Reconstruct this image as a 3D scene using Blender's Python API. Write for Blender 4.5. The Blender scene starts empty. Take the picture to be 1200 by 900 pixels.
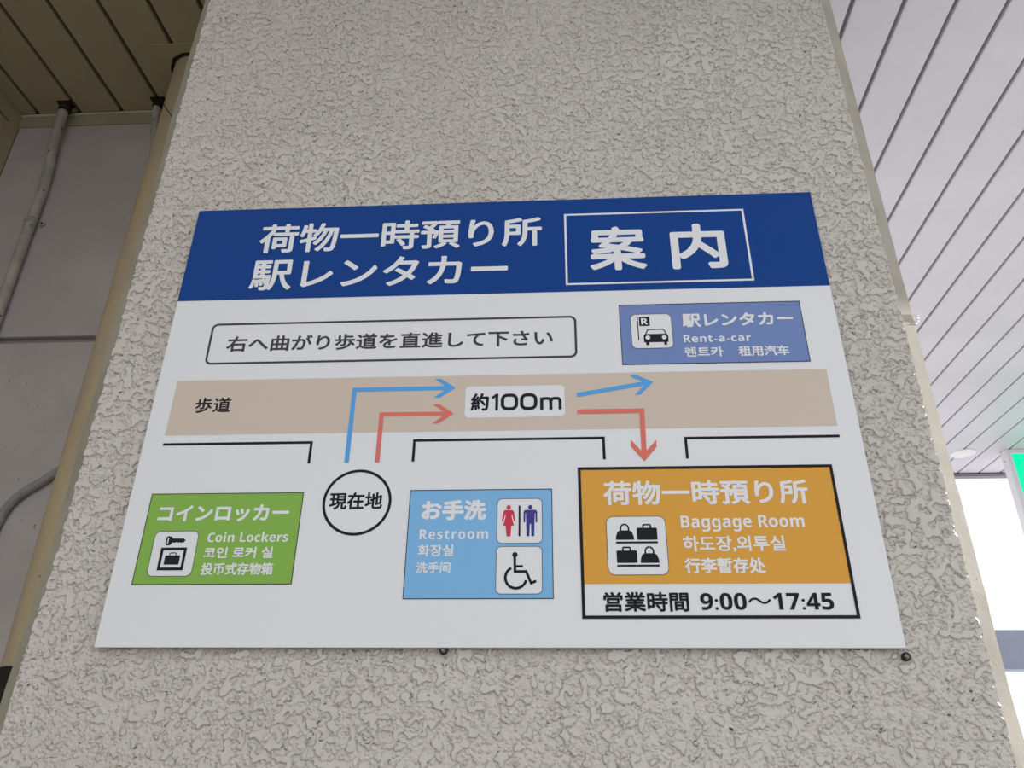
import bpy, bmesh, math, random
from mathutils import Matrix, Vector, noise
random.seed(7)
C = bpy.context.scene.collection
H = 1.6                     # height of the sign's lower edge above the floor (m)
CEIL = H + 1.519            # underside of the ceiling planks
R = math.radians

# ------------------------------------------------------------------ camera
cam_data = bpy.data.cameras.new('camera')
cam_data.sensor_width = 36
cam_data.lens = 27.443
cam = bpy.data.objects.new('camera', cam_data)
cam.matrix_world = Matrix(((0.998288, 0.017961, 0.055671, 0.079245),
                            (0.057757, -0.453486, -0.88939, -0.896702),
                            (0.009272, 0.891082, -0.453747, 1.4686),
                            (0, 0, 0, 1)))
C.objects.link(cam)
bpy.context.scene.camera = cam

# ------------------------------------------------------------------ world, sun, exposure
w = bpy.data.worlds.new('overcast_sky')
bpy.context.scene.world = w
w.use_nodes = True
bg = w.node_tree.nodes['Background']
bg.inputs[0].default_value = (0.93, 0.96, 1.0, 1)
bg.inputs[1].default_value = 1.15
sun_data = bpy.data.lights.new('low_sun', 'SUN')
sun_data.energy = 14.0
sun_data.angle = R(0.6)
sun_data.color = (1.0, 0.985, 0.97)
sun = bpy.data.objects.new('low_sun', sun_data)
sun.rotation_euler = Vector((0.81, 0.585, 0.337)).to_track_quat('Z', 'Y').to_euler()
sun.location = (8, 8, 6)
C.objects.link(sun)
vs = bpy.context.scene.view_settings
vs.view_transform = 'Standard'
vs.look = 'None'
vs.gamma = 1
vs.use_curve_mapping = False
vs.exposure = 0.2

# ------------------------------------------------------------------ materials
def lin(c):
    c /= 255.0
    return c / 12.92 if c <= 0.04045 else ((c + 0.055) / 1.055) ** 2.4
def rgb(r, g, b, k=1.0):
    return (min(lin(r) * k, 0.95), min(lin(g) * k, 0.95), min(lin(b) * k, 0.95), 1)
def shader(name, col, rough=0.5, metal=0.0, spec=0.3):
    m = bpy.data.materials.new(name)
    m.use_nodes = True
    b = m.node_tree.nodes['Principled BSDF']
    b.inputs['Base Color'].default_value = col
    b.inputs['Roughness'].default_value = rough
    b.inputs['Metallic'].default_value = metal
    b.inputs['Specular IOR Level'].default_value = spec
    return m
def N(nt, kind, **kw):
    n = nt.nodes.new(kind)
    for k, v in kw.items():
        if k.startswith('_'):
            setattr(n, k[1:], v)
        else:
            n.inputs[k.replace('__', ' ')].default_value = v
    return n
def worn(name, col, col2, scale=6, rough=0.55, bump=0.0, bscale=200, speck=None, low=0.4, high=0.62, stretch=(1, 1, 1)):
    """paint with broad cloudy dirt, optional dark specks and a fine bump"""
    m = shader(name, col, rough)
    nt = m.node_tree; b = nt.nodes['Principled BSDF']; L = nt.links.new
    tc = N(nt, 'ShaderNodeTexCoord'); mp = N(nt, 'ShaderNodeMapping'); mp.inputs['Scale'].default_value = stretch
    L(tc.outputs['Object'], mp.inputs[0])
    nz = N(nt, 'ShaderNodeTexNoise', Scale=scale, Detail=5.0, Roughness=0.6)
    L(mp.outputs[0], nz.inputs['Vector'])
    mr = N(nt, 'ShaderNodeMapRange'); mr.inputs[1].default_value = low; mr.inputs[2].default_value = high
    L(nz.outputs[0], mr.inputs[0])
    mx = N(nt, 'ShaderNodeMix', _data_type='RGBA')
    mx.inputs[6].default_value = col; mx.inputs[7].default_value = col2
    L(mr.outputs[0], mx.inputs[0])
    out = mx.outputs[2]
    if speck:
        n2 = N(nt, 'ShaderNodeTexNoise', Scale=speck[0], Detail=2.0)
        L(tc.outputs['Object'], n2.inputs['Vector'])
        r2 = N(nt, 'ShaderNodeMapRange'); r2.inputs[1].default_value = speck[1]; r2.inputs[2].default_value = speck[1] + 0.03
        L(n2.outputs[0], r2.inputs[0])
        m2 = N(nt, 'ShaderNodeMix', _data_type='RGBA'); m2.inputs[7].default_value = speck[2]
        L(r2.outputs[0], m2.inputs[0]); L(out, m2.inputs[6]); out = m2.outputs[2]
    L(out, b.inputs['Base Color'])
    if bump:
        n3 = N(nt, 'ShaderNodeTexNoise', Scale=bscale, Detail=3.0)
        L(tc.outputs['Object'], n3.inputs['Vector'])
        bp = N(nt, 'ShaderNodeBump', Strength=bump, Distance=0.001)
        L(n3.outputs[0], bp.inputs['Height']); L(bp.outputs[0], b.inputs['Normal'])
    return m

def stucco_material():
    m = shader('sprayed_stucco', (0.5, 0.47, 0.41, 1), 0.6, spec=0.45)
    nt = m.node_tree; b = nt.nodes['Principled BSDF']; L = nt.links.new
    tc = N(nt, 'ShaderNodeTexCoord')
    co = tc.outputs['Object']
    # flattened islands of plaster, warped so that their rims wander
    wz = N(nt, 'ShaderNodeTexNoise', Scale=55.0, Detail=2.0); L(co, wz.inputs['Vector'])
    wa = N(nt, 'ShaderNodeVectorMath', _operation='SCALE'); wa.inputs[3].default_value = 0.006; L(wz.outputs[1], wa.inputs[0])
    wb = N(nt, 'ShaderNodeVectorMath', _operation='ADD'); L(co, wb.inputs[0]); L(wa.outputs[0], wb.inputs[1])
    isl = N(nt, 'ShaderNodeTexNoise', Scale=88.0, Detail=1.2, Roughness=0.5); L(wb.outputs[0], isl.inputs['Vector'])
    big = N(nt, 'ShaderNodeTexNoise', Scale=5.0, Detail=2.0); L(co, big.inputs['Vector'])
    bm_ = N(nt, 'ShaderNodeMath', _operation='MULTIPLY_ADD'); bm_.inputs[1].default_value = 0.28; bm_.inputs[2].default_value = -0.14
    L(big.outputs[0], bm_.inputs[0])
    ad = N(nt, 'ShaderNodeMath', _operation='ADD'); L(isl.outputs[0], ad.inputs[0]); L(bm_.outputs[0], ad.inputs[1])
    mask = N(nt, 'ShaderNodeMapRange', _interpolation_type='SMOOTHSTEP'); mask.inputs[1].default_value = 0.525; mask.inputs[2].default_value = 0.58
    L(ad.outputs[0], mask.inputs[0])
    # small rounded blobs of sprayed plaster between them, a narrow furrow round every island
    vw = N(nt, 'ShaderNodeTexVoronoi', _feature='SMOOTH_F1', Scale=215.0, Smoothness=0.35); L(wb.outputs[0], vw.inputs['Vector'])
    gm = N(nt, 'ShaderNodeMapRange', _interpolation_type='SMOOTHSTEP'); gm.inputs[1].default_value = 0.62; gm.inputs[2].default_value = 0.12
    L(vw.outputs['Distance'], gm.inputs[0])
    lo = N(nt, 'ShaderNodeTexNoise', Scale=120.0, Detail=1.0); L(co, lo.inputs['Vector'])
    gl = N(nt, 'ShaderNodeMath', _operation='MULTIPLY'); L(gm.outputs[0], gl.inputs[0]); L(lo.outputs[0], gl.inputs[1])
    gs = N(nt, 'ShaderNodeMath', _operation='MULTIPLY_ADD'); gs.inputs[1].default_value = 0.95; gs.inputs[2].default_value = 0.20; L(gl.outputs[0], gs.inputs[0])
    fur = N(nt, 'ShaderNodeMapRange', _interpolation_type='SMOOTHSTEP'); fur.inputs[1].default_value = 0.490; fur.inputs[2].default_value = 0.515; fur.inputs[3].default_value = 1.0; fur.inputs[4].default_value = 0.55
    L(ad.outputs[0], fur.inputs[0])
    gf = N(nt, 'ShaderNodeMath', _operation='MULTIPLY'); L(gs.outputs[0], gf.inputs[0]); L(fur.outputs[0], gf.inputs[1])
    hm = N(nt, 'ShaderNodeMix', _data_type='FLOAT'); L(mask.outputs[0], hm.inputs[0]); L(gf.outputs[0], hm.inputs[2]); hm.inputs[3].default_value = 0.95
    fine = N(nt, 'ShaderNodeTexNoise', Scale=500.0, Detail=2.0); L(co, fine.inputs['Vector'])
    fs = N(nt, 'ShaderNodeMath', _operation='MULTIPLY_ADD'); fs.inputs[1].default_value = 0.08; L(fine.outputs[0], fs.inputs[0]); L(hm.outputs[0], fs.inputs[2])
    dp = N(nt, 'ShaderNodeDisplacement', Midlevel=1.0, Scale=0.0038); L(fs.outputs[0], dp.inputs['Height'])
    L(dp.outputs[0], nt.nodes['Material Output'].inputs['Displacement'])
    m.displacement_method = 'BOTH'
    # colour: warm grey paint, shade painted into the deepest pits, broad grime
    r = N(nt, 'ShaderNodeMapRange'); r.inputs[1].default_value = 0.03; r.inputs[2].default_value = 0.25
    L(hm.outputs[0], r.inputs[0])
    mx = N(nt, 'ShaderNodeMix', _data_type='RGBA')
    mx.inputs[6].default_value = STUCCO_PIT_SHADE; mx.inputs[7].default_value = STUCCO
    L(r.outputs[0], mx.inputs[0])
    cl = N(nt, 'ShaderNodeTexNoise', Scale=3.0, Detail=6.0, Roughness=0.65); L(co, cl.inputs['Vector'])
    cr = N(nt, 'ShaderNodeMapRange'); cr.inputs[1].default_value = 0.45; cr.inputs[2].default_value = 0.75; cr.inputs[4].default_value = 0.22
    L(cl.outputs[0], cr.inputs[0])
    m2 = N(nt, 'ShaderNodeMix', _data_type='RGBA'); m2.inputs[7].default_value = (0.33, 0.30, 0.24, 1)
    L(cr.outputs[0], m2.inputs[0]); L(mx.outputs[2], m2.inputs[6])
    # a few near-black specks
    sp = N(nt, 'ShaderNodeTexNoise', Scale=95.0, Detail=1.0); L(co, sp.inputs['Vector'])
    sr = N(nt, 'ShaderNodeMapRange'); sr.inputs[1].default_value = 0.80; sr.inputs[2].default_value = 0.83; L(sp.outputs[0], sr.inputs[0])
    m3 = N(nt, 'ShaderNodeMix', _data_type='RGBA'); m3.inputs[7].default_value = (0.05, 0.045, 0.04, 1)
    L(sr.outputs[0], m3.inputs[0]); L(m2.outputs[2], m3.inputs[6])
    L(m3.outputs[2], b.inputs['Base Color'])
    return m

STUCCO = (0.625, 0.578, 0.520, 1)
STUCCO_PIT_SHADE = (0.50, 0.45, 0.39, 1)  # pit colour: occlusion shade painted into the stucco
K = 1.25                                                  # print colours: photographed value to reflectance
M = {
    'stucco': stucco_material(),
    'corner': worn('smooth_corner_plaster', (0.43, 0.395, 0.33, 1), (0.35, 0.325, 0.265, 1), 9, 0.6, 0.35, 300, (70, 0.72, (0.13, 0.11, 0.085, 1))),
    'board': shader('white_sign_enamel', (0.79, 0.79, 0.80, 1), 0.35),
    'board_edge': shader('board_core', (0.45, 0.43, 0.42, 1), 0.6),
    'white': shader('white_print', (0.80, 0.80, 0.81, 1), 0.4),
    'blue': shader('blue_print', rgb(0, 55, 124, K), 0.35),
    'tan': shader('tan_print', rgb(190, 175, 161, K), 0.4),
    'black': shader('black_print', (0.012, 0.012, 0.015, 1), 0.4),
    'charcoal': shader('charcoal_print', (0.06, 0.055, 0.06, 1), 0.4),
    'arrow_blue': shader('blue_arrow_print', rgb(72, 148, 208, K), 0.4),
    'arrow_red': shader('red_arrow_print', rgb(204, 102, 90, K), 0.4),
    'green': shader('green_print', rgb(124, 165, 72, K), 0.4),
    'sky': shader('light_blue_print', rgb(118, 168, 208, K), 0.4),
    'orange': shader('orange_print', rgb(203, 148, 62, K), 0.4),
    'purple': shader('violet_blue_print', rgb(106, 126, 172, K), 0.4),
    'rose': shader('rose_print', rgb(190, 52, 72, K), 0.4),
    'navy': shader('navy_print', rgb(58, 56, 128, K), 0.4),
    'ceil_white': worn('white_ceiling_paint', (0.61, 0.595, 0.66, 1), (0.57, 0.555, 0.615, 1), 2, 0.45),
    'ceil_olive': worn('dull_olive_ceiling_paint', (0.50, 0.43, 0.285, 1), (0.45, 0.385, 0.255, 1), 3, 0.5),
    'gap': shader('dark_ceiling_void', (0.13, 0.095, 0.055, 1), 0.8),
    'gap_light': shader('grey_joint_channel', (0.24, 0.22, 0.235, 1), 0.8),
    'moulding': worn('olive_moulding_paint', (0.44, 0.395, 0.28, 1), (0.38, 0.34, 0.24, 1), 8, 0.5),
    'wall': worn('mauve_grey_wall_paint', (0.57, 0.52, 0.51, 1), (0.50, 0.455, 0.445, 1), 4, 0.65, 0.5, 160, (110, 0.74, (0.08, 0.07, 0.06, 1))),
    'joint': shader('recessed_joint_paint', (0.36, 0.325, 0.315, 1), 0.8),  # darker grey of the recessed wall joint
    'pipe': worn('tan_pipe_paint', (0.57, 0.46, 0.29, 1), (0.50, 0.42, 0.31, 1), 9, 0.5, 0.1, 90, (60, 0.76, (0.12, 0.09, 0.06, 1)), stretch=(3, 3, 0.7)),
    'conduit': worn('grey_conduit_paint', (0.52, 0.49, 0.42, 1), (0.40, 0.37, 0.32, 1), 20, 0.5, 0.2, 200, (90, 0.68, (0.06, 0.05, 0.04, 1))),
    'cable': worn('grey_cable_sheath', (0.36, 0.35, 0.34, 1), (0.28, 0.27, 0.26, 1), 20, 0.45),
    'rubber': shader('dark_rubber', (0.02, 0.019, 0.016, 1), 0.7),
    'steel': worn('dull_steel', (0.35, 0.33, 0.31, 1), (0.12, 0.10, 0.09, 1), 150, 0.35),
    'beam': worn('blue_grey_paint', (0.30, 0.335, 0.43, 1), (0.27, 0.305, 0.40, 1), 3, 0.5),
    'edge': shader('ceiling_edge_metal', (0.20, 0.19, 0.21, 1), 0.5),
    'box': worn('pale_grey_metal', (0.78, 0.77, 0.80, 1), (0.72, 0.71, 0.74, 1), 12, 0.4),
    'floor': worn('grey_paving', (0.42, 0.41, 0.40, 1), (0.34, 0.33, 0.32, 1), 3, 0.75, 0.4, 60),
    'bead': worn('bead_highlight_paint', (0.72, 0.66, 0.50, 1), (0.60, 0.55, 0.42, 1), 12, 0.4),  # paler than the moulding: light caught by its edge, put into the colour
    'dark_ground': worn('low_bounce_ground', (0.11, 0.11, 0.11, 1), (0.08, 0.08, 0.08, 1), 4, 0.85, 0.5, 90),  # kept dark to cut light bounced from the unseen ground
    'cover': shader('white_plastic', (0.80, 0.79, 0.80, 1), 0.4),
}
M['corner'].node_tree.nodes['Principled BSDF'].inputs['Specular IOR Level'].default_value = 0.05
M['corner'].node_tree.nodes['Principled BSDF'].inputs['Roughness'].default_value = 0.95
M['steel'].node_tree.nodes['Principled BSDF'].inputs['Metallic'].default_value = 0.7

def backlit():
    m = shader('backlit_green_acrylic', (0.0, 0.35, 0.16, 1), 0.3)
    nt = m.node_tree; b = nt.nodes['Principled BSDF']; L = nt.links.new
    b.inputs['Emission Color'].default_value = (0.0, 0.80, 0.32, 1)
    b.inputs['Emission Strength'].default_value = 1.0
    return m
M['backlit'] = backlit()
for k in ('blue', 'black', 'charcoal', 'orange', 'green', 'purple', 'sky', 'navy', 'rose'):
    M[k].node_tree.nodes['Principled BSDF'].inputs['Specular IOR Level'].default_value = 0.12

# ------------------------------------------------------------------ object helpers
def link(name, me, mat=None, parent=None, loc=(0, 0, 0), rz=0.0):
    o = bpy.data.objects.new(name, me)
    if mat is not None and me is not None and not me.materials:
        me.materials.append(mat)
    o.location = loc
    o.rotation_euler.z = rz
    if parent is not None: o.parent = parent
    C.objects.link(o)
    return o
def tag(o, label=None, cat=None, group=None, kind=None):
    if label: o['label'] = label
    if cat: o['category'] = cat
    if group: o['group'] = group
    if kind: o['kind'] = kind
    return o
def box_mesh(x0, x1, y0, y1, z0, z1, bev=0.0, seg=2):
    bm = bmesh.new()
    bmesh.ops.create_cube(bm, size=1, matrix=Matrix.Translation(((x0+x1)/2, (y0+y1)/2, (z0+z1)/2)) @ Matrix.Diagonal((x1-x0, y1-y0, z1-z0, 1)))
    if bev:
        bmesh.ops.bevel(bm, geom=bm.edges[:], offset=bev, segments=seg, affect='EDGES', profile=0.5)
    me = bpy.data.meshes.new('box'); bm.to_mesh(me); bm.free()
    return me
def tube_mesh(pts, r, seg=20, smooth_path=True, caps=True):
    """tube through points; r is a number or a list"""
    P = [Vector(p) for p in pts]
    rr = r if isinstance(r, (list, tuple)) else [r] * len(P)
    if smooth_path and len(P) > 2:
        Q, S = [], []
        for i in range(len(P) - 1):
            a = P[max(i-1, 0)]; b = P[i]; c = P[i+1]; d = P[min(i+2, len(P)-1)]
            for k in range(6):
                t = k / 6
                Q.append(0.5 * ((2*b) + (c-a)*t + (2*a-5*b+4*c-d)*t*t + (3*b-a-3*c+d)*t**3)); S.append(rr[i]*(1-t)+rr[i+1]*t)
        Q.append(P[-1]); S.append(rr[-1]); P, rr = Q, S
    bm = bmesh.new(); rings = []
    up = None
    for i, p in enumerate(P):
        t = (P[min(i+1, len(P)-1)] - P[max(i-1, 0)]).normalized()
        if up is None: up = t.orthogonal().normalized()
        up = (up - t * up.dot(t)).normalized(); s = t.cross(up)
        rings.append([bm.verts.new(p + rr[i] * (math.cos(a)*up + math.sin(a)*s)) for a in [2*math.pi*k/seg for k in range(seg)]])
    for a, b in zip(rings, rings[1:]):
        for k in range(seg):
            f = bm.faces.new((a[k], a[(k+1) % seg], b[(k+1) % seg], b[k])); f.smooth = True
    if caps: bm.faces.new(rings[0][::-1]); bm.faces.new(rings[-1])
    bmesh.ops.recalc_face_normals(bm, faces=bm.faces[:])
    me = bpy.data.meshes.new('tube'); bm.to_mesh(me); bm.free()
    return me
def extrude_profile(prof, y0, y1, axis='y'):
    """closed profile extruded along an axis: 'y' takes (x, z) pairs, 'x' (y, z) pairs, 'z' (x, y) pairs"""
    bm = bmesh.new()
    def V(a, b, t): return {'y': (a, t, b), 'x': (t, a, b), 'z': (a, b, t)}[axis]
    A = [bm.verts.new(V(a, b, y0)) for a, b in prof]; B = [bm.verts.new(V(a, b, y1)) for a, b in prof]
    n = len(prof)
    for i in range(n): bm.faces.new((A[i], A[(i+1) % n], B[(i+1) % n], B[i]))
    bm.faces.new(A[::-1]); bm.faces.new(B)
    bmesh.ops.recalc_face_normals(bm, faces=bm.faces[:])
    me = bpy.data.meshes.new('profile'); bm.to_mesh(me); bm.free()
    return me

# ------------------------------------------------------------------ flat print (on the sign's face, local x and z)
LAYER = 0.00022
STEP = 0.000014                                           # shapes of one print lie a hair apart, so none coincide
class Print:
    def __init__(self): self.v, self.f, self.lv = [], [], []
    def mark(self):
        """the shape just added gets its own film height"""
        k = (self.lv[-1] + 1) if self.lv else 0
        self.lv += [k] * (len(self.v) - len(self.lv)); return self
    def poly(self, pts):
        """simple polygon, ear-clipped"""
        from mathutils.geometry import tessellate_polygon
        i = len(self.v); self.v += [tuple(p) for p in pts]
        for t in tessellate_polygon([[Vector((p[0], p[1], 0)) for p in pts]]):
            self.f.append(tuple(i + k for k in t))
        return self.mark()
    def rect(self, x0, x1, z0, z1): return self.poly([(x0, z0), (x1, z0), (x1, z1), (x0, z1)])
    def disc(self, x, z, r, rz=None, n=40):
        rz = rz or r
        return self.poly([(x + r*math.cos(2*math.pi*k/n), z + rz*math.sin(2*math.pi*k/n)) for k in range(n)])
    def rrect(self, x0, x1, z0, z1, r): return self.poly(rr_pts(x0, x1, z0, z1, r))
    def loop(self, outer, inner):
        """band between two outlines of equal length"""
        n = len(outer); i = len(self.v); self.v += list(outer) + list(inner)
        for k in range(n):
            j = (k+1) % n
            self.f.append((i+k, i+j, i+n+j)); self.f.append((i+k, i+n+j, i+n+k))
        return self.mark()
    def frame(self, x0, x1, z0, z1, t, r=0.0):
        if r: return self.loop(rr_pts(x0, x1, z0, z1, r), rr_pts(x0+t, x1-t, z0+t, z1-t, max(r-t, 0.0003)))
        return self.loop([(x0, z0), (x1, z0), (x1, z1), (x0, z1)], [(x0+t, z0+t), (x1-t, z0+t), (x1-t, z1-t), (x0+t, z1-t)])
    def stroke(self, pts, wd, close=False):
        """mitred polyline"""
        P = [Vector(p) for p in pts]; n = len(P); l, r = [], []
        for i in range(n):
            a = P[i-1] if (i > 0 or close) else None; b = P[i]; c = P[(i+1) % n] if (i < n-1 or close) else None
            d1 = (b-a).normalized() if a is not None else None; d2 = (c-b).normalized() if c is not None else None
            d1 = d1 or d2; d2 = d2 or d1
            n1 = Vector((-d1.y, d1.x)); n2 = Vector((-d2.y, d2.x)); m = (n1+n2).normalized()
            m *= (wd/2) / max(m.dot(n1), 0.3)
            l.append(tuple(b+m)); r.append(tuple(b-m))
        i = len(self.v); self.v += l + r
        for k in range(n if close else n-1):
            j = (k+1) % n
            self.f.append((i+k, i+j, i+n+j)); self.f.append((i+k, i+n+j, i+n+k))
        return self.mark()
    def arc(self, x, z, r, a0, a1, wd, rz=None, n=36):
        rz = rz or r
        return self.stroke([(x + r*math.cos(R(a0+(a1-a0)*k/n)), z + rz*math.sin(R(a0+(a1-a0)*k/n))) for k in range(n+1)], wd)
    def build(self, name, mat, parent, layer, label=None):
        me = bpy.data.meshes.new(name)
        self.mark()
        me.from_pydata([(x, -layer*LAYER - STEP*(l % 14), z) for (x, z), l in zip(self.v, self.lv)], [], self.f)
        bm = bmesh.new(); bm.from_mesh(me)
        for f in bm.faces:
            if f.normal.y > 0: f.normal_flip()
        bm.to_mesh(me); bm.free()
        return tag(link(name, me, M[mat], parent), label)
def rr_pts(x0, x1, z0, z1, r, n=8):
    out = []
    for cx, cz, a in ((x1-r, z1-r, 0), (x0+r, z1-r, 90), (x0+r, z0+r, 180), (x1-r, z0+r, 270)):
        out += [(cx + r*math.cos(R(a+90*k/n)), cz + r*math.sin(R(a+90*k/n))) for k in range(n+1)]
    return out
def bold(t):
    r = ''
    for c in t:
        if 'A' <= c <= 'Z': r += chr(0x1D5D4 + ord(c) - 65)
        elif 'a' <= c <= 'z': r += chr(0x1D5EE + ord(c) - 97)
        elif '0' <= c <= '9': r += chr(0x1D7EC + ord(c) - 48)
        else: r += c
    return r
GLYPHS = {}
def glyph_mesh(s, spacing):
    k = (s, spacing)
    if k not in GLYPHS:
        cu = bpy.data.curves.new('lettering', 'FONT'); cu.body = s; cu.resolution_u = 4; cu.space_character = spacing
        o = bpy.data.objects.new('lettering', cu); C.objects.link(o)
        me = bpy.data.meshes.new_from_object(o, depsgraph=bpy.context.evaluated_depsgraph_get())
        bpy.data.objects.remove(o); bpy.data.curves.remove(cu)
        GLYPHS[k] = ([(v.co.x, v.co.y) for v in me.vertices], [tuple(p.vertices) for p in me.polygons])
        bpy.data.meshes.remove(me)
    return GLYPHS[k]
def text(s, x0, x1, z0, z1, mat, parent, layer, wt=0.0, wz=None, spacing=1.0, name='lettering', label=None, drop=0.0):
    """lettering fitted to a rectangle; wt thickens every stroke by wt on each side"""
    wz = wt if wz is None else wz
    V, F = glyph_mesh(s, spacing)
    ax = min(v[0] for v in V); bx = max(v[0] for v in V); ay = min(v[1] for v in V); by = max(v[1] for v in V)
    sx = (x1-x0-2*wt) / (bx-ax); sy = (z1-z0-2*wz) / (by-ay)
    vv = [(x0+wt+(x-ax)*sx, z0+wz+(y-ay)*sy + drop*((x-ax)/(bx-ax)-0.5)) for x, y in V]
    pr = Print()
    offs = [(0, 0)] + ([(wt*math.cos(a), wz*math.sin(a)) for a in [math.pi*k/4 for k in range(8)]] if wt else [])
    for dx, dz in offs:
        i = len(pr.v); pr.v += [(x+dx, z+dz) for x, z in vv]; pr.f += [tuple(i+k for k in f) for f in F]; pr.mark()
    return pr.build(name, mat, parent, layer, label)

# ================================================================== LARGE STRUCTURE
floor_o = tag(link('floor', box_mesh(-20, 20, -0.6, 20, -0.1, 0.0), M['floor']), kind='structure')
added_dark_ground = tag(link('added_dark_ground', box_mesh(-20, 20, -20, -0.602, -0.12, -0.01), M['dark_ground']), kind='structure')  # unseen ground added in front, dark so less light bounces up the pillar

# ceiling: dark slab with one plank after another hung below it
ceiling = tag(link('ceiling', box_mesh(0.05, 3.16, -0.75, 3.62, CEIL+0.0125, CEIL+0.10), M['gap_light']), kind='structure')
link('backing_board', box_mesh(-1.46, 0.0498, -0.75, 0.80, CEIL+0.0125, CEIL+0.10), M['gap'], ceiling)
TILT = R(1.1)
def plank_mesh(wd, y0, y1):
    h = wd/2; t = 0.012; b = 0.0022
    return extrude_profile([(-h, t), (-h, b), (-h+b*0.6, 0.0005), (-h+b*1.8, 0), (h-b*1.8, 0), (h-b*0.6, 0.0005), (h, b), (h, t)], y0, y1)
PLANKS = {}
def plank(xa, xb, y0, y1, mat):
    wd = round(xb-xa-0.0106, 4)
    k = (wd, y0, y1, mat)
    if k not in PLANKS: PLANKS[k] = plank_mesh(wd, y0, y1); PLANKS[k].materials.append(M[mat])
    link('plank', PLANKS[k], None, ceiling, ((xa+xb)/2, 0, CEIL), -TILT)
g = [0.9115 + 0.122*k for k in range(-7, 19)]
for a, b in zip(g, g[1:]):
    if a < 0.50:                                          # interrupted by the pillar
        plank(a, b, -0.74, -0.02 if b < 0.60 else 0.0, 'ceil_white'); plank(a, b, 0.93, 3.60, 'ceil_white')
    else:
        plank(a, b, -0.74, 3.60, 'ceil_white')
g = [-1.364 + 0.1206*k for k in range(0, 12)] + [0.0575]
plank(-1.440, -1.364, -0.74, 0.625, 'ceil_olive')
for a, b in zip(g, g[1:]):
    plank(a, b, -0.74, 0.625 if b < -0.6 else -0.02, 'ceil_olive')
tag(link('cover_plate', box_mesh(-0.925, -0.585, 0.414, 0.622, CEIL-0.003, CEIL-0.0002, 0.0008), M['ceil_olive'], ceiling), 'plain olive plate closing the planks round the tan pipe')

trim = tag(link('trim_1', extrude_profile([(3.602, CEIL-0.021), (3.645, CEIL-0.021), (3.645, CEIL+0.11), (3.622, CEIL+0.11), (3.622, CEIL-0.004), (3.602, CEIL-0.004)], -0.0, 3.16, 'x'), M['edge']), kind='structure')

# bay on the left: back wall of two rendered slabs with a recessed joint, boarded side wall, moulding
wb = tag(link('wall_back', box_mesh(-1.46, -0.30, 0.650, 0.80, 0, CEIL+0.0125), M['joint']), kind='structure')
link('wall_slab', box_mesh(-1.40, -0.545, 0.635, 0.650, H+0.799, CEIL+0.0, 0.002), M['wall'], wb)
link('wall_slab', box_mesh(-1.40, -0.545, 0.633, 0.650, 0, H+0.781, 0.002), M['wall'], wb)
ws = tag(link('wall_left', box_mesh(-1.50, -1.413, -1.2, 0.650, 0, CEIL+0.0125), M['gap']), kind='structure')
z = CEIL-0.0005; n = 0
while z > 0.02:
    hgt = 0.0495 if n == 0 else min(0.1125, z-0.001)
    link('board', box_mesh(-1.413, -1.400, -1.19, 0.601, z-hgt, z, 0.0016), M['ceil_olive'], ws)
    z -= hgt + 0.0085; n += 1
link('corner_post', box_mesh(-1.413, -1.3995, 0.6015, 0.634, 0, CEIL-0.001, 0.001), M['ceil_olive'], ws)
link('top_trim', box_mesh(-1.3998, -1.394, -1.19, 0.632, CEIL-0.006, CEIL-0.0005, 0.001), M['moulding'], ws)
mo = tag(link('trim_2', extrude_profile([(0.6345, H+1.476), (0.6345, CEIL), (0.6290, CEIL), (0.6292, CEIL-0.006), (0.6305, CEIL-0.008), (0.6308, H+1.476)], -1.398, -0.60, 'x'), M['moulding']), kind='structure')

link('bead', extrude_profile([(0.6288, CEIL-0.001), (0.6248, CEIL-0.002), (0.6240, CEIL-0.0045), (0.6250, CEIL-0.007), (0.6290, CEIL-0.008)], -1.397, -0.60, 'x'), M['bead'], mo)

# beam across the bright opening, on two posts
bt = tag(link('trim_3', box_mesh(1.10, 3.60, 3.63, 3.75, H+0.425, H+0.627, 0.004), M['beam']), kind='structure')
for x in (1.10, 3.48):
    link('post', box_mesh(x, x+0.12, 3.635, 3.745, 0, CEIL-0.025, 0.004), M['beam'], bt)

# ================================================================== PILLAR
pil = tag(link('pillar', None, None, None, (0, 0, 0)), 'broad grey-beige stucco pillar carrying the white direction sign', 'pillar')
FX0, FX1, FY, CH = -0.5295, 0.537, 0.0072, 0.030
def flare(z):
    """the left corner runs slightly out of true towards the foot"""
    t = min(max((H + 0.12 - z) / 0.18, 0.0), 1.0)
    return -0.0075 * t * t * (3 - 2*t)
def stucco_grid():
    import numpy as np
    xs = np.linspace(FX0, FX1, 480)
    zs = np.concatenate([np.linspace(0, H-0.22, 60, endpoint=False), np.linspace(H-0.22, H+1.20, 650, endpoint=False), np.linspace(H+1.20, CEIL+0.012, 30)])
    X, Z = np.meshgrid(xs, zs); ny, nx = X.shape
    X = X + np.array([flare(z) for z in zs])[:, None] * ((FX1-X)/(FX1-FX0))
    co = np.stack([X, np.full_like(X, FY), Z], -1).reshape(-1, 3).astype('f4')
    i = np.arange((ny-1)*nx).reshape(ny-1, nx)[:, :-1].ravel()
    q = np.stack([i, i+1, i+nx+1, i+nx], 1).astype('i4')
    me = bpy.data.meshes.new('stucco')
    me.vertices.add(len(co)); me.vertices.foreach_set('co', co.ravel())
    me.loops.add(q.size); me.loops.foreach_set('vertex_index', q.ravel())
    me.polygons.add(len(q)); me.polygons.foreach_set('loop_start', np.arange(0, q.size, 4, dtype='i4'))
    me.polygons.foreach_set('use_smooth', np.ones(len(q), dtype=bool))
    me.update(calc_edges=True); me.validate()
    return me
link('stucco_face', stucco_grid(), M['stucco'], pil)
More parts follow.
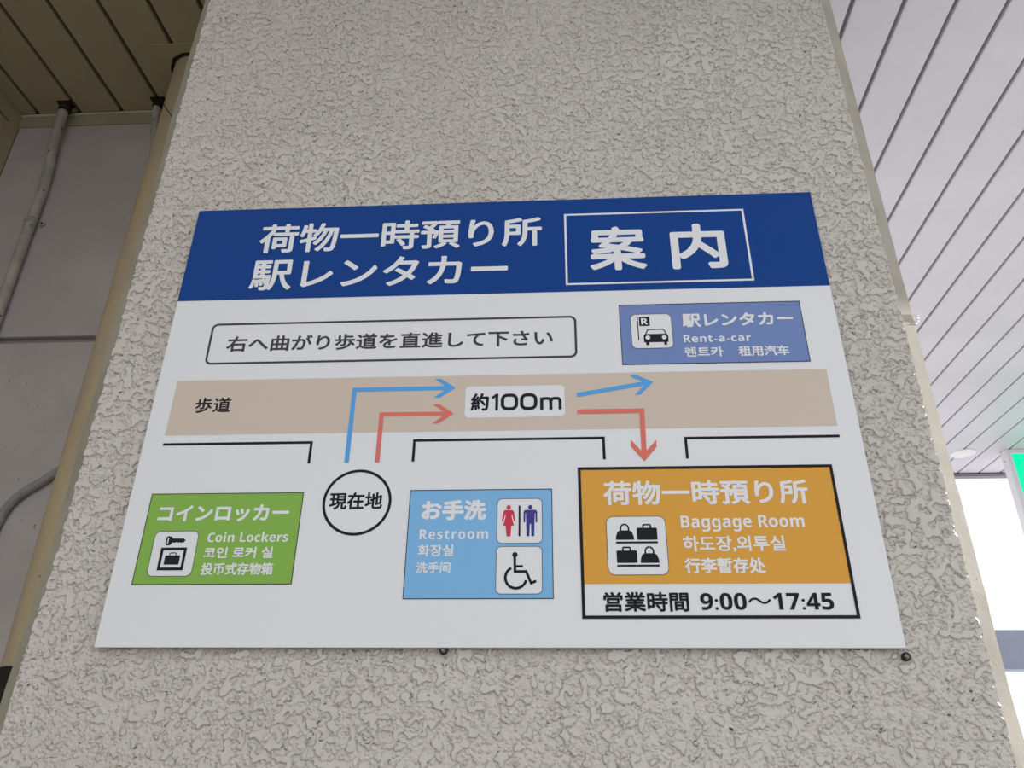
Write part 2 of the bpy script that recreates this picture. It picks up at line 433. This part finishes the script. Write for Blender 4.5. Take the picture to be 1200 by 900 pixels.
link('pillar_body', extrude_profile([(FX0-0.024, FY+0.034), (FX0+0.005, FY+0.0125), (FX1-0.005, FY+0.0125), (FX1+0.024, FY+0.034), (FX1+0.024, 0.90), (FX0-0.024, 0.90)], 0, CEIL+0.0123, 'z'), M['corner'], pil)
def corner_strip(x, s):
    """smooth plastered arris, slightly uneven"""
    bm = bmesh.new(); rows = []
    n = 160
    prof = [(-0.004, 0.0125), (-0.003, 0.0040), (0.0000, 0.0040), (0.0272, 0.0275), (0.0290, 0.0315), (0.0295, 0.90)]
    for k in range(n+1):
        z = (CEIL+0.012) * k / n
        e = 0.0012 * noise.noise(Vector((x*7, 3.1, z*11))) + 0.0007 * noise.noise(Vector((x*7, 9.1, z*40)))
        rows.append([bm.verts.new((x + (flare(z) if s < 0 else 0) + s*(a + e), FY + b - e*0.5, z)) for a, b in prof])
    for r0, r1 in zip(rows, rows[1:]):
        for i in range(len(prof)-1):
            f = bm.faces.new((r0[i], r0[i+1], r1[i+1], r1[i]) if s > 0 else (r0[i+1], r0[i], r1[i], r1[i+1])); f.smooth = False
    me = bpy.data.meshes.new('corner_strip'); bm.to_mesh(me); bm.free()
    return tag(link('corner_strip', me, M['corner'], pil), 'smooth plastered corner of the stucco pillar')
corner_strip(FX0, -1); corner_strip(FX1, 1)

bmf = bmesh.new()
random.seed(3)
for k in range(6):
    cx = FX1 + 0.0290 + random.uniform(0.000, 0.008); cy = FY + 0.030; cz = H + 0.438 - random.uniform(0, 0.016)
    ring = [bmf.verts.new((cx + random.uniform(0.003, 0.0065)*math.cos(a), cy + random.uniform(-0.002, 0.002), cz + random.uniform(0.001, 0.0035)*math.sin(a))) for a in [2*math.pi*q/7 for q in range(7)]]
    top = bmf.verts.new((cx, cy-0.003, cz)); bot = bmf.verts.new((cx, cy+0.002, cz))
    for q in range(7):
        bmf.faces.new((ring[q], ring[(q+1) % 7], top)); bmf.faces.new((ring[(q+1) % 7], ring[q], bot))
me = bpy.data.meshes.new('paint_flake'); bmf.to_mesh(me); bmf.free()
tag(link('paint_flake', me, M['box'], pil), 'curled pale flake of paint on the right corner of the pillar')

# ================================================================== THE SIGN
sign = tag(link('direction_sign', None, None, None, (0, 0, H)), 'white direction sign with blue header fixed to the stucco pillar', 'sign')
W2, HT = 0.4495, 0.627
link('board', box_mesh(-W2, W2, 0.0, 0.003, 0, HT, 0.0004, 1), M['board'], sign)
link('backing', box_mesh(-W2+0.0008, W2-0.0008, 0.003, 0.0048, 0.0008, HT-0.0008), M['board_edge'], sign)

hd = Print().rect(-W2+0.0003, W2-0.0003, 0.4660, HT-0.0003).build('header_band', 'blue', sign, 1, 'blue band across the top of the sign')
text('荷物一時預り所', -0.3478, 0.0636, 0.5448, 0.5968, 'white', hd, 2, 0.0012)
text('駅レンタカー', -0.3510, 0.0155, 0.4805, 0.5330, 'white', hd, 2, 0.0012)
text('案', 0.1302, 0.2090, 0.4996, 0.5750, 'white', hd, 2, 0.0019)
text('内', 0.2435, 0.3194, 0.4985, 0.5755, 'white', hd, 2, 0.0023)
Print().frame(0.0958, 0.3510, 0.4768, 0.5998, 0.0030).build('frame_line', 'white', hd, 2, 'thin white frame round the last two characters')

Print().frame(-0.3914, 0.1086, 0.3633, 0.4275, 0.0031, 0.009).build('outline_box', 'charcoal', sign, 1, 'rounded charcoal outline')
text('右へ曲がり歩道を直進して下さい', -0.3658, 0.0769, 0.3820, 0.4068, 'charcoal', sign, 1, 0.0006)

st = Print().rect(-0.4230, 0.4231, 0.2608, 0.3395).build('pavement_strip', 'tan', sign, 1, 'tan strip standing for the pavement')
text('歩道', -0.3913, -0.3437, 0.2919, 0.3138, 'black', st, 2, 0.0004)
def arrow(pr, pts, wd, hb, hw, hl):
    """square-cornered shaft that ends in an open barbed head at the last point"""
    P = [Vector(p) for p in pts]; tip = P[-1]; d = (P[-1]-P[-2]).normalized(); nn = Vector((-d.y, d.x))
    pr.stroke([tuple(p) for p in P[:-1]] + [tuple(tip - d*hb)], wd)
    for s in (1, -1):
        a = tip - d*hl + nn*hw*s
        q = (tip-a).normalized()
        k = d * (wd*1.45)
        pr.poly([tuple(a-k*0.5), tuple(a+k*0.5), tuple(tip+d*0.001), tuple(tip-k*1.0)])
    return pr
arrow(Print(), [(-0.1822, 0.2204), (-0.1822, 0.3216), (-0.0510, 0.3219)], 0.0056, 0.008, 0.0135, 0.0225).build('arrow', 'arrow_blue', sign, 3, 'light blue arrow rising from the circle and turning right')
arrow(Print(), [(-0.1435, 0.2204), (-0.1435, 0.2855), (-0.0515, 0.2852)], 0.0056, 0.008, 0.0135, 0.0225).build('arrow', 'arrow_red', sign, 3, 'salmon red arrow rising from the circle and turning right')
arrow(Print(), [(0.1060, 0.3085), (0.2030, 0.3252)], 0.0056, 0.008, 0.0140, 0.0225).build('arrow', 'arrow_blue', sign, 3, 'light blue arrow slanting up towards the car notice')
arrow(Print(), [(0.1060, 0.2850), (0.1868, 0.2850), (0.1858, 0.2183)], 0.0062, 0.008, 0.0155, 0.0225).build('arrow', 'arrow_red', sign, 3, 'salmon red arrow turning down to the orange notice')
ds = Print().rrect(-0.0368, 0.0905, 0.2788, 0.3232, 0.005).build('distance_label', 'board', sign, 2, 'white rounded distance label')
text('約', -0.0295, -0.0062, 0.2884, 0.3132, 'black', ds, 3, 0.0008)
def wide_digits(pr, x, z0, z1):
    wt = 0.0044; m = (z1-z0)
    pr.poly([(x+0.0052, z0), (x+0.0090, z0), (x+0.0090, z1), (x+0.0060, z1), (x, z1-0.0048), (x+0.0018, z1-0.0073), (x+0.0052, z1-0.0050)])
    for k in (0, 1):
        a = x + 0.0122 + k*0.0245
        pr.frame(a, a+0.0222, z0, z1, wt, 0.0085)
    a = x + 0.0624; xh = z0 + m*0.74
    pr.rect(a, a+0.0041, z0, xh)
    for k in (0, 1):
        b = a + k*0.0118
        pr.stroke([(b+0.0020, xh-0.0048), (b+0.0034, xh-0.0022), (b+0.0060, xh-0.0016), (b+0.0110, xh-0.0016), (b+0.0131, xh-0.0030), (b+0.0136, xh-0.0060), (b+0.0136, z0)], 0.0041)
    return pr
wide_digits(Print(), -0.0032, 0.2884, 0.3120).build('lettering', 'black', ds, 3)
for pts in ([(-0.4228, 0.2482), (-0.2300, 0.2482), (-0.2300, 0.2198)], [(-0.0988, 0.2205), (-0.0988, 0.2488), (0.1372, 0.2488), (0.1372, 0.2204)], [(0.2376, 0.2200), (0.2376, 0.2470), (0.4232, 0.2470)]):
    Print().stroke(pts, 0.0035).build('kerb_line', 'black', sign, 1, 'black right-angled line below the tan strip')
cc = Print()
n = 72; ctr = (-0.1640, 0.1691)
cc.loop([(ctr[0]+0.0424*math.cos(2*math.pi*k/n), ctr[1]+0.0418*math.sin(2*math.pi*k/n)) for k in range(n)], [(ctr[0]+0.0389*math.cos(2*math.pi*k/n), ctr[1]+0.0383*math.sin(2*math.pi*k/n)) for k in range(n)])
ccp = cc.build('location_circle', 'black', sign, 1, 'black ring marking the present location')
text('現在地', -0.1981, -0.1326, 0.1596, 0.1816, 'black', ccp, 1, 0.0006)

def notice(x0, x1, z0, z1, mat, label, t=0.0008):
    o = Print().rect(x0, x1, z0, z1).build('notice_panel', mat, sign, 1, label)
    Print().frame(x0, x1, z0, z1, t).build('border_line', 'black', o, 3)
    return o
def tile(parent, x0, x1, z0, z1, r=0.0075):
    Print().rrect(x0, x1, z0, z1, r).build('pictogram_tile', 'board', parent, 2, 'white rounded tile behind the pictogram')
    Print().frame(x0, x1, z0, z1, 0.0006, r).build('tile_outline', 'charcoal', parent, 3)

# violet rental-car notice
nv = notice(0.1662, 0.4053, 0.3507, 0.4425, 'purple', 'violet-blue notice with a car pictogram')
tile(nv, 0.1802, 0.2345, 0.3743, 0.4272)
text('駅レンタカー', 0.2482, 0.3930, 0.4052, 0.4263, 'white', nv, 2, 0.0008)
text(bold('Rent-a-car'), 0.2479, 0.3348, 0.3822, 0.3935, 'white', nv, 2, 0.0001, spacing=1.08)
text('렌트카', 0.2481, 0.2969, 0.3605, 0.3753, 'white', nv, 2, 0.00045)
text('租用汽车', 0.3165, 0.3811, 0.3602, 0.3754, 'white', nv, 2, 0.00045)
pc = Print()
pc.rect(0.1890, 0.1903, 0.3872, 0.4224).rect(0.1917, 0.2055, 0.4087, 0.4222)
pc.poly([(0.1965, 0.3835), (0.2281, 0.3835), (0.2285, 0.3910), (0.2280, 0.3946), (0.2262, 0.3962), (0.1989, 0.3962), (0.1968, 0.3946), (0.1963, 0.3910)])
pc.stroke([(0.1988, 0.3955), (0.2018, 0.4020), (0.2028, 0.4030), (0.2222, 0.4030), (0.2232, 0.4020), (0.2262, 0.3955)], 0.0014)
pc.rrect(0.1988, 0.2027, 0.3793, 0.3850, 0.0009).rrect(0.2222, 0.2260, 0.3793, 0.3850, 0.0009)
pc.build('pictogram', 'black', nv, 3, 'black car under a lettered flag')
Print().disc(0.2016, 0.3905, 0.0031).disc(0.2230, 0.3905, 0.0031).build('headlights', 'board', nv, 4, 'white round headlights of the pictogram')
text(bold('R'), 0.1943, 0.2031, 0.4107, 0.4203, 'board', nv, 4, 0.0001)

# green coin-locker notice
ng = notice(-0.4222, -0.2309, 0.0701, 0.1821, 'green', 'green notice with a key and locker pictogram')
tile(ng, -0.4068, -0.3523, 0.0798, 0.1347)
text('コインロッカー', -0.4084, -0.2457, 0.1456, 0.1670, 'white', ng, 2, 0.0009)
text(bold('Coin Lockers'), -0.3411, -0.2425, 0.1206, 0.1326, 'white', ng, 2, 0.0)
text('코인 로커 실', -0.3424, -0.2586, 0.1010, 0.1148, 'white', ng, 2, 0.0004)
text('投币式存物箱', -0.3419, -0.2555, 0.0812, 0.0958, 'white', ng, 2, 0.0004)
kp = Print()
kp.loop([(-0.3917, 0.1262), (-0.3905, 0.1281), (-0.3862, 0.1281), (-0.3838, 0.1260), (-0.3838, 0.1192), (-0.3862, 0.1170), (-0.3905, 0.1170), (-0.3917, 0.1190)],
        [(-0.3899, 0.1252), (-0.3894, 0.1260), (-0.3888, 0.1260), (-0.3883, 0.1252), (-0.3883, 0.1200), (-0.3888, 0.1192), (-0.3894, 0.1192), (-0.3899, 0.1200)])
kp.poly([(-0.3842, 0.1254), (-0.3700, 0.1252), (-0.3672, 0.1229), (-0.3692, 0.1211), (-0.3702, 0.1196), (-0.3714, 0.1210), (-0.3728, 0.1196), (-0.3742, 0.1210), (-0.3756, 0.1198), (-0.3770, 0.1210), (-0.3800, 0.1204), (-0.3842, 0.1204)])
kp.frame(-0.3955, -0.3638, 0.0870, 0.1143, 0.0034)
kp.rrect(-0.3886, -0.3703, 0.0938, 0.1048, 0.0010)
kp.stroke([(-0.3834, 0.1045), (-0.3834, 0.1070), (-0.3826, 0.1078), (-0.3766, 0.1078), (-0.3758, 0.1070), (-0.3758, 0.1045)], 0.0011)
kp.build('pictogram', 'black', ng, 3, 'black key above a framed suitcase')

# light blue toilets notice
nb = notice(-0.0995, 0.0728, 0.0528, 0.1834, 'sky', 'light blue notice with toilet and wheelchair pictograms')
tile(nb, 0.0069, 0.0609, 0.1165, 0.1715, 0.0062); tile(nb, 0.0066, 0.0604, 0.0580, 0.1133, 0.0062)
text('お手洗', -0.0843, -0.0060, 0.1452, 0.1703, 'white', nb, 2, 0.0012)
text(bold('Restroom'), -0.0846, -0.0033, 0.1220, 0.1342, 'white', nb, 2, 0.0, spacing=1.14)
text('화장실', -0.0855, -0.0433, 0.1018, 0.1160, 'white', nb, 2, 0.0004)
text('洗手间', -0.0862, -0.0463, 0.0825, 0.0952, 'white', nb, 2, 0.0004)
wm = Print().disc(0.0208, 0.1604, 0.0027)
half = [(0.0, 0.1571), (0.0042, 0.1571), (0.0056, 0.1562), (0.0064, 0.1540), (0.0081, 0.1436), (0.0070, 0.1432), (0.0062, 0.1438), (0.0042, 0.1520), (0.0036, 0.1512), (0.0038, 0.1480), (0.0064, 0.1380), (0.0034, 0.1380), (0.0024, 0.1258), (0.0018, 0.1249), (0.0, 0.1249)]
wm.poly([(0.0208+a, b) for a, b in half] + [(0.0208-a, b) for a, b in half[::-1][1:-1]])
wm.build('pictogram', 'rose', nb, 3, 'rose red figure in a dress')
mn = Print().disc(0.0466, 0.1604, 0.0027)
half = [(0.0, 0.1571), (0.0058, 0.1571), (0.0074, 0.1562), (0.0081, 0.1542), (0.0081, 0.1424), (0.0075, 0.1417), (0.0067, 0.1417), (0.0061, 0.1424), (0.0060, 0.1530), (0.0053, 0.1530), (0.0045, 0.1256), (0.0039, 0.1249), (0.0017, 0.1249), (0.0012, 0.1256), (0.0007, 0.1400), (0.0, 0.1400)]
mn.poly([(0.0466+a, b) for a, b in half] + [(0.0466-a, b) for a, b in half[::-1][1:-1]])
mn.build('pictogram', 'navy', nb, 3, 'navy blue standing figure')
Print().rrect(0.0326, 0.0348, 0.1250, 0.1625, 0.0006).build('divider', 'black', nb, 3, 'black bar between the two figures')
wc = Print().disc(0.0286, 0.1032, 0.0031)
wc.stroke([(0.0283, 0.1020), (0.0288, 0.0838), (0.0416, 0.0838), (0.0474, 0.0704), (0.0532, 0.0729)], 0.0031)
wc.stroke([(0.0290, 0.0898), (0.0380, 0.0898)], 0.0026)
wc.arc(0.0299, 0.0768, 0.0121, 116, 345, 0.0031)
wc.build('pictogram', 'black', nb, 3, 'black wheelchair symbol')

# orange baggage notice with the opening hours below
no = Print().rect(0.1043, 0.4074, 0.0692, 0.2100).build('notice_panel', 'orange', sign, 1, 'orange baggage notice with opening hours below')
Print().frame(0.1043, 0.4074, 0.0308, 0.2103, 0.0035).build('border_line', 'black', no, 3, 'heavy black border')
tile(no, 0.1354, 0.2047, 0.0790, 0.1483, 0.0085)
text('荷物一時預り所', 0.1337, 0.3741, 0.1616, 0.1922, 'white', no, 2, 0.0009)
text(bold('Baggage Room'), 0.2225, 0.3640, 0.1290, 0.1484, 'white', no, 2, 0.0)
text('하도장,외투실', 0.2225, 0.3385, 0.1050, 0.1240, 'white', no, 2, 0.0005)
text('行李暫存处', 0.2224, 0.3127, 0.0803, 0.0986, 'white', no, 2, 0.0006)
text('営業時間', 0.1287, 0.2235, 0.0384, 0.0602, 'black', no, 2, 0.0006)
text(bold('9:00') + '〜' + bold('17:45'), 0.2361, 0.3815, 0.0402, 0.0588, 'black', no, 2, 0.0001)
bg_ = Print()
def holdall(pr, x0, x1, z0):
    w_ = x1-x0; c = (x0+x1)/2
    pr.poly([(x0, z0), (x1, z0), (x1-0.0004, z0+0.0045), (x1-0.0022, z0+0.0092), (x1-0.0048, z0+0.0112), (x0+0.0048, z0+0.0112), (x0+0.0020, z0+0.0092), (x0+0.0004, z0+0.0045)])
    pr.arc(c, z0+0.0130, 0.0047, -20, 200, 0.0018, 0.0055)
def suitcase(pr, x0, x1, z0):
    c = (x0+x1)/2
    pr.rrect(x0, x1, z0, z0+0.0144, 0.0009)
    pr.stroke([(c-0.0043, z0+0.0140), (c-0.0043, z0+0.0172), (c-0.0034, z0+0.0181), (c+0.0034, z0+0.0181), (c+0.0043, z0+0.0172), (c+0.0043, z0+0.0140)], 0.0018)
holdall(bg_, 0.1461, 0.1672, 0.1200); suitcase(bg_, 0.1709, 0.1942, 0.1198)
suitcase(bg_, 0.1460, 0.1694, 0.0930); holdall(bg_, 0.1730, 0.1943, 0.0929)
bg_.rect(0.1461, 0.1942, 0.1157, 0.1179).rect(0.1461, 0.1942, 0.0887, 0.0909)
bg_.build('pictogram', 'black', no, 3, 'black bags standing on two shelves')

# ------------------------------------------------------------------ fixings under the sign
def fixing(x, z, label, tilt):
    o = tag(link('screw', None, None, None, (x, 0.0055, H+z)), label, 'screw')
    link('screw_head', tube_mesh([(0, -0.0042, 0), (0, -0.0036, 0), (0, -0.0022, 0), (0, -0.0018, 0)], [0.0012, 0.0026, 0.0031, 0.0031], 16, False), M['steel'], o)
    link('washer', tube_mesh([(0, -0.0018, 0), (0, 0.002, 0)], 0.0046, 18, False), M['rubber'], o)
fixing(-0.0504, -0.0022, 'small steel screw under the middle of the sign\'s lower edge', 0)
fixing(0.4495, -0.0082, 'small dark screw just below the sign\'s lower right corner', 0)

# ================================================================== PIPES AND CABLES IN THE LEFT BAY
px, py, pr_ = -0.841, 0.511, 0.060
pp = tag(link('downpipe', None, None, None, (px, py, 0)), 'thick tan painted downpipe running up beside the stucco pillar', 'pipe')
link('pipe_shaft', tube_mesh([(0, 0, H+0.03), (0, 0, CEIL-0.001)], pr_, 48, False, False), M['pipe'], pp)
bmr = bmesh.new()
rng = []
for k in range(40):
    a = 2*math.pi*k/40; rr = 0.070 + 0.004*noise.noise(Vector((math.cos(a)*3, math.sin(a)*3, 0)))
    rng.append((bmr.verts.new((math.cos(a)*pr_*0.99, math.sin(a)*pr_*0.99, CEIL-0.0045)), bmr.verts.new((math.cos(a)*rr, math.sin(a)*rr, CEIL-0.0036))))
for k in range(40):
    a, b = rng[k], rng[(k+1) % 40]; bmr.faces.new((a[0], a[1], b[1], b[0]))
me = bpy.data.meshes.new('rim'); bmr.to_mesh(me); bmr.free()
tag(link('gap_dark_ring', me, M['rubber'], pp), 'ragged black ring painting in the dark gap round the pipe')  # flat ring; the darkness of the gap is put into its colour
tag(link('pipe_socket', tube_mesh([(0, 0, 0.0), (0, 0, H+0.022), (0, 0, H+0.034), (0, 0, H+0.036)], [0.0655, 0.0655, 0.0645, 0.060], 48, False), M['rubber'], pp), 'black lower length of the pipe')

def conduit(name, pts, r, mat, label, cat, hole=None, clamps=()):
    base = pts[-1]
    o = tag(link(name, None, None, None, (base[0], base[1], max(base[2], 0))), label, cat)
    L = [(a-base[0], b-base[1], c-max(base[2], 0)) for a, b, c in pts]
    link('conduit_tube' if cat == 'conduit' else 'cable_sheath', tube_mesh(L, r, 18), M[mat], o)
    if hole:
        hx, hy = hole
        tag(link('cutout_dark_plate', box_mesh(hx-0.019-base[0], hx+0.021-base[0], hy-0.016-base[1], hy+0.012-base[1], CEIL-0.0025-max(base[2], 0), CEIL-0.0003-max(base[2], 0)), M['rubber'], o), 'thin black plate painting in the dark of a ceiling opening')  # no real hole: a plate coloured as dark as one
        tag(link('coupling', tube_mesh([(hx-base[0], hy-base[1], CEIL-0.024-max(base[2], 0)), (hx-base[0], hy-base[1], CEIL-0.001-max(base[2], 0))], r*1.22, 18, False), M['rubber'], o), 'black coupling where the conduit enters the ceiling')
    for z in clamps:
        cx = pts[-1][0]
        link('saddle_clip', tube_mesh([(cx-0.001-base[0], 0.619-base[1], z-0.005), (cx-0.001-base[0], 0.619-base[1], z+0.005)], r*1.18, 18, False), M['conduit'], o)
        for s in (-1, 1):
            link('clip_ear', tube_mesh([(cx+s*(r+0.008)-base[0], 0.629-base[1], z), (cx+s*(r+0.008)-base[0], 0.634-base[1], z)], 0.0075, 16, False), M['conduit'], o)
            link('clip_screw', tube_mesh([(cx+s*(r+0.009)-base[0], 0.627-base[1], z), (cx+s*(r+0.009)-base[0], 0.630-base[1], z)], 0.0028, 10, False), M['rubber'], o)
conduit('wall_conduit', [(-1.256, 0.598, CEIL), (-1.257, 0.600, CEIL-0.03), (-1.262, 0.612, H+1.40), (-1.253, 0.620, H+1.27), (-1.252, 0.620, H+1.1), (-1.252, 0.620, H+0.5), (-1.252, 0.620, 0.0)], 0.0128, 'conduit', 'grey painted conduit with peeling top, leftmost on the mauve wall', 'conduit', (-1.252, 0.597), (H+1.134,))
conduit('wall_conduit', [(-0.992, 0.598, CEIL), (-0.992, 0.600, CEIL-0.03), (-0.986, 0.612, H+1.42), (-0.972, 0.620, H+1.32), (-0.950, 0.620, H+1.20), (-0.935, 0.620, H+1.05), (-0.935, 0.620, 0.85), (-0.935, 0.620, 0.0)], 0.0108, 'conduit', 'thin grey conduit mostly hidden by the tan pipe', 'conduit', (-0.990, 0.597))
conduit('wall_cable', [(-0.80, 0.620, H+0.55), (-0.92, 0.622, H+0.50), (-0.985, 0.623, H+0.458), (-1.017, 0.623, H+0.432), (-1.048, 0.623, H+0.410), (-1.075, 0.623, H+0.380), (-1.090, 0.623, H+0.335), (-1.095, 0.623, H+0.25), (-1.096, 0.623, H-0.3), (-1.096, 0.623, 0.0)], 0.0092, 'cable', 'grey cable curving out from behind the tan pipe low on the wall', 'cable')
wire = tag(link('loose_wire', tube_mesh([(-0.008, 0.005, 0), (0.045, -0.062, -0.066), (0.130, -0.162, -0.196), (0.203, -0.228, -0.306)], 0.0011, 6), M['rubber'], None, (-0.985, 0.590, CEIL-0.003)), 'thin black wire end hanging from the ceiling by the tan pipe', 'wire')

# ================================================================== RIGHT SIDE: ceiling disc, lit green sign
dc = tag(link('ceiling_disc', tube_mesh([(0, 0, 0), (0, 0, -0.003), (0, 0, -0.005), (0, 0, -0.0052)], [0.066, 0.066, 0.063, 0.0], 48, False, False), M['cover'], None, (2.335, 3.285, CEIL)), 'round white cover disc on the ceiling beside the green sign', 'ceiling cover')
gs_ = tag(link('lightbox_sign', None, None, None, (2.535, 3.23, CEIL-0.56)), 'green backlit sign box hanging under the white plank ceiling', 'sign')
link('casing', box_mesh(0, 0.6, 0.006, 0.062, 0, 0.559, 0.003), M['box'], gs_)
for a in ((0, 0.6, 0.534, 0.559), (0, 0.6, 0, 0.025), (0, 0.026, 0.0252, 0.5338), (0.574, 0.6, 0.0252, 0.5338)):
    link('frame_bar', box_mesh(a[0], a[1], 0.0, 0.006, a[2], a[3], 0.0012), M['box'], gs_)
tag(link('lit_panel', box_mesh(0.0262, 0.5738, 0.003, 0.0056, 0.0252, 0.5338), M['backlit'], gs_), 'glowing green panel')
link('casing_screw', tube_mesh([(-0.0015, 0.036, 0.50), (0.001, 0.036, 0.50)], 0.004, 12, False), M['steel'], gs_)
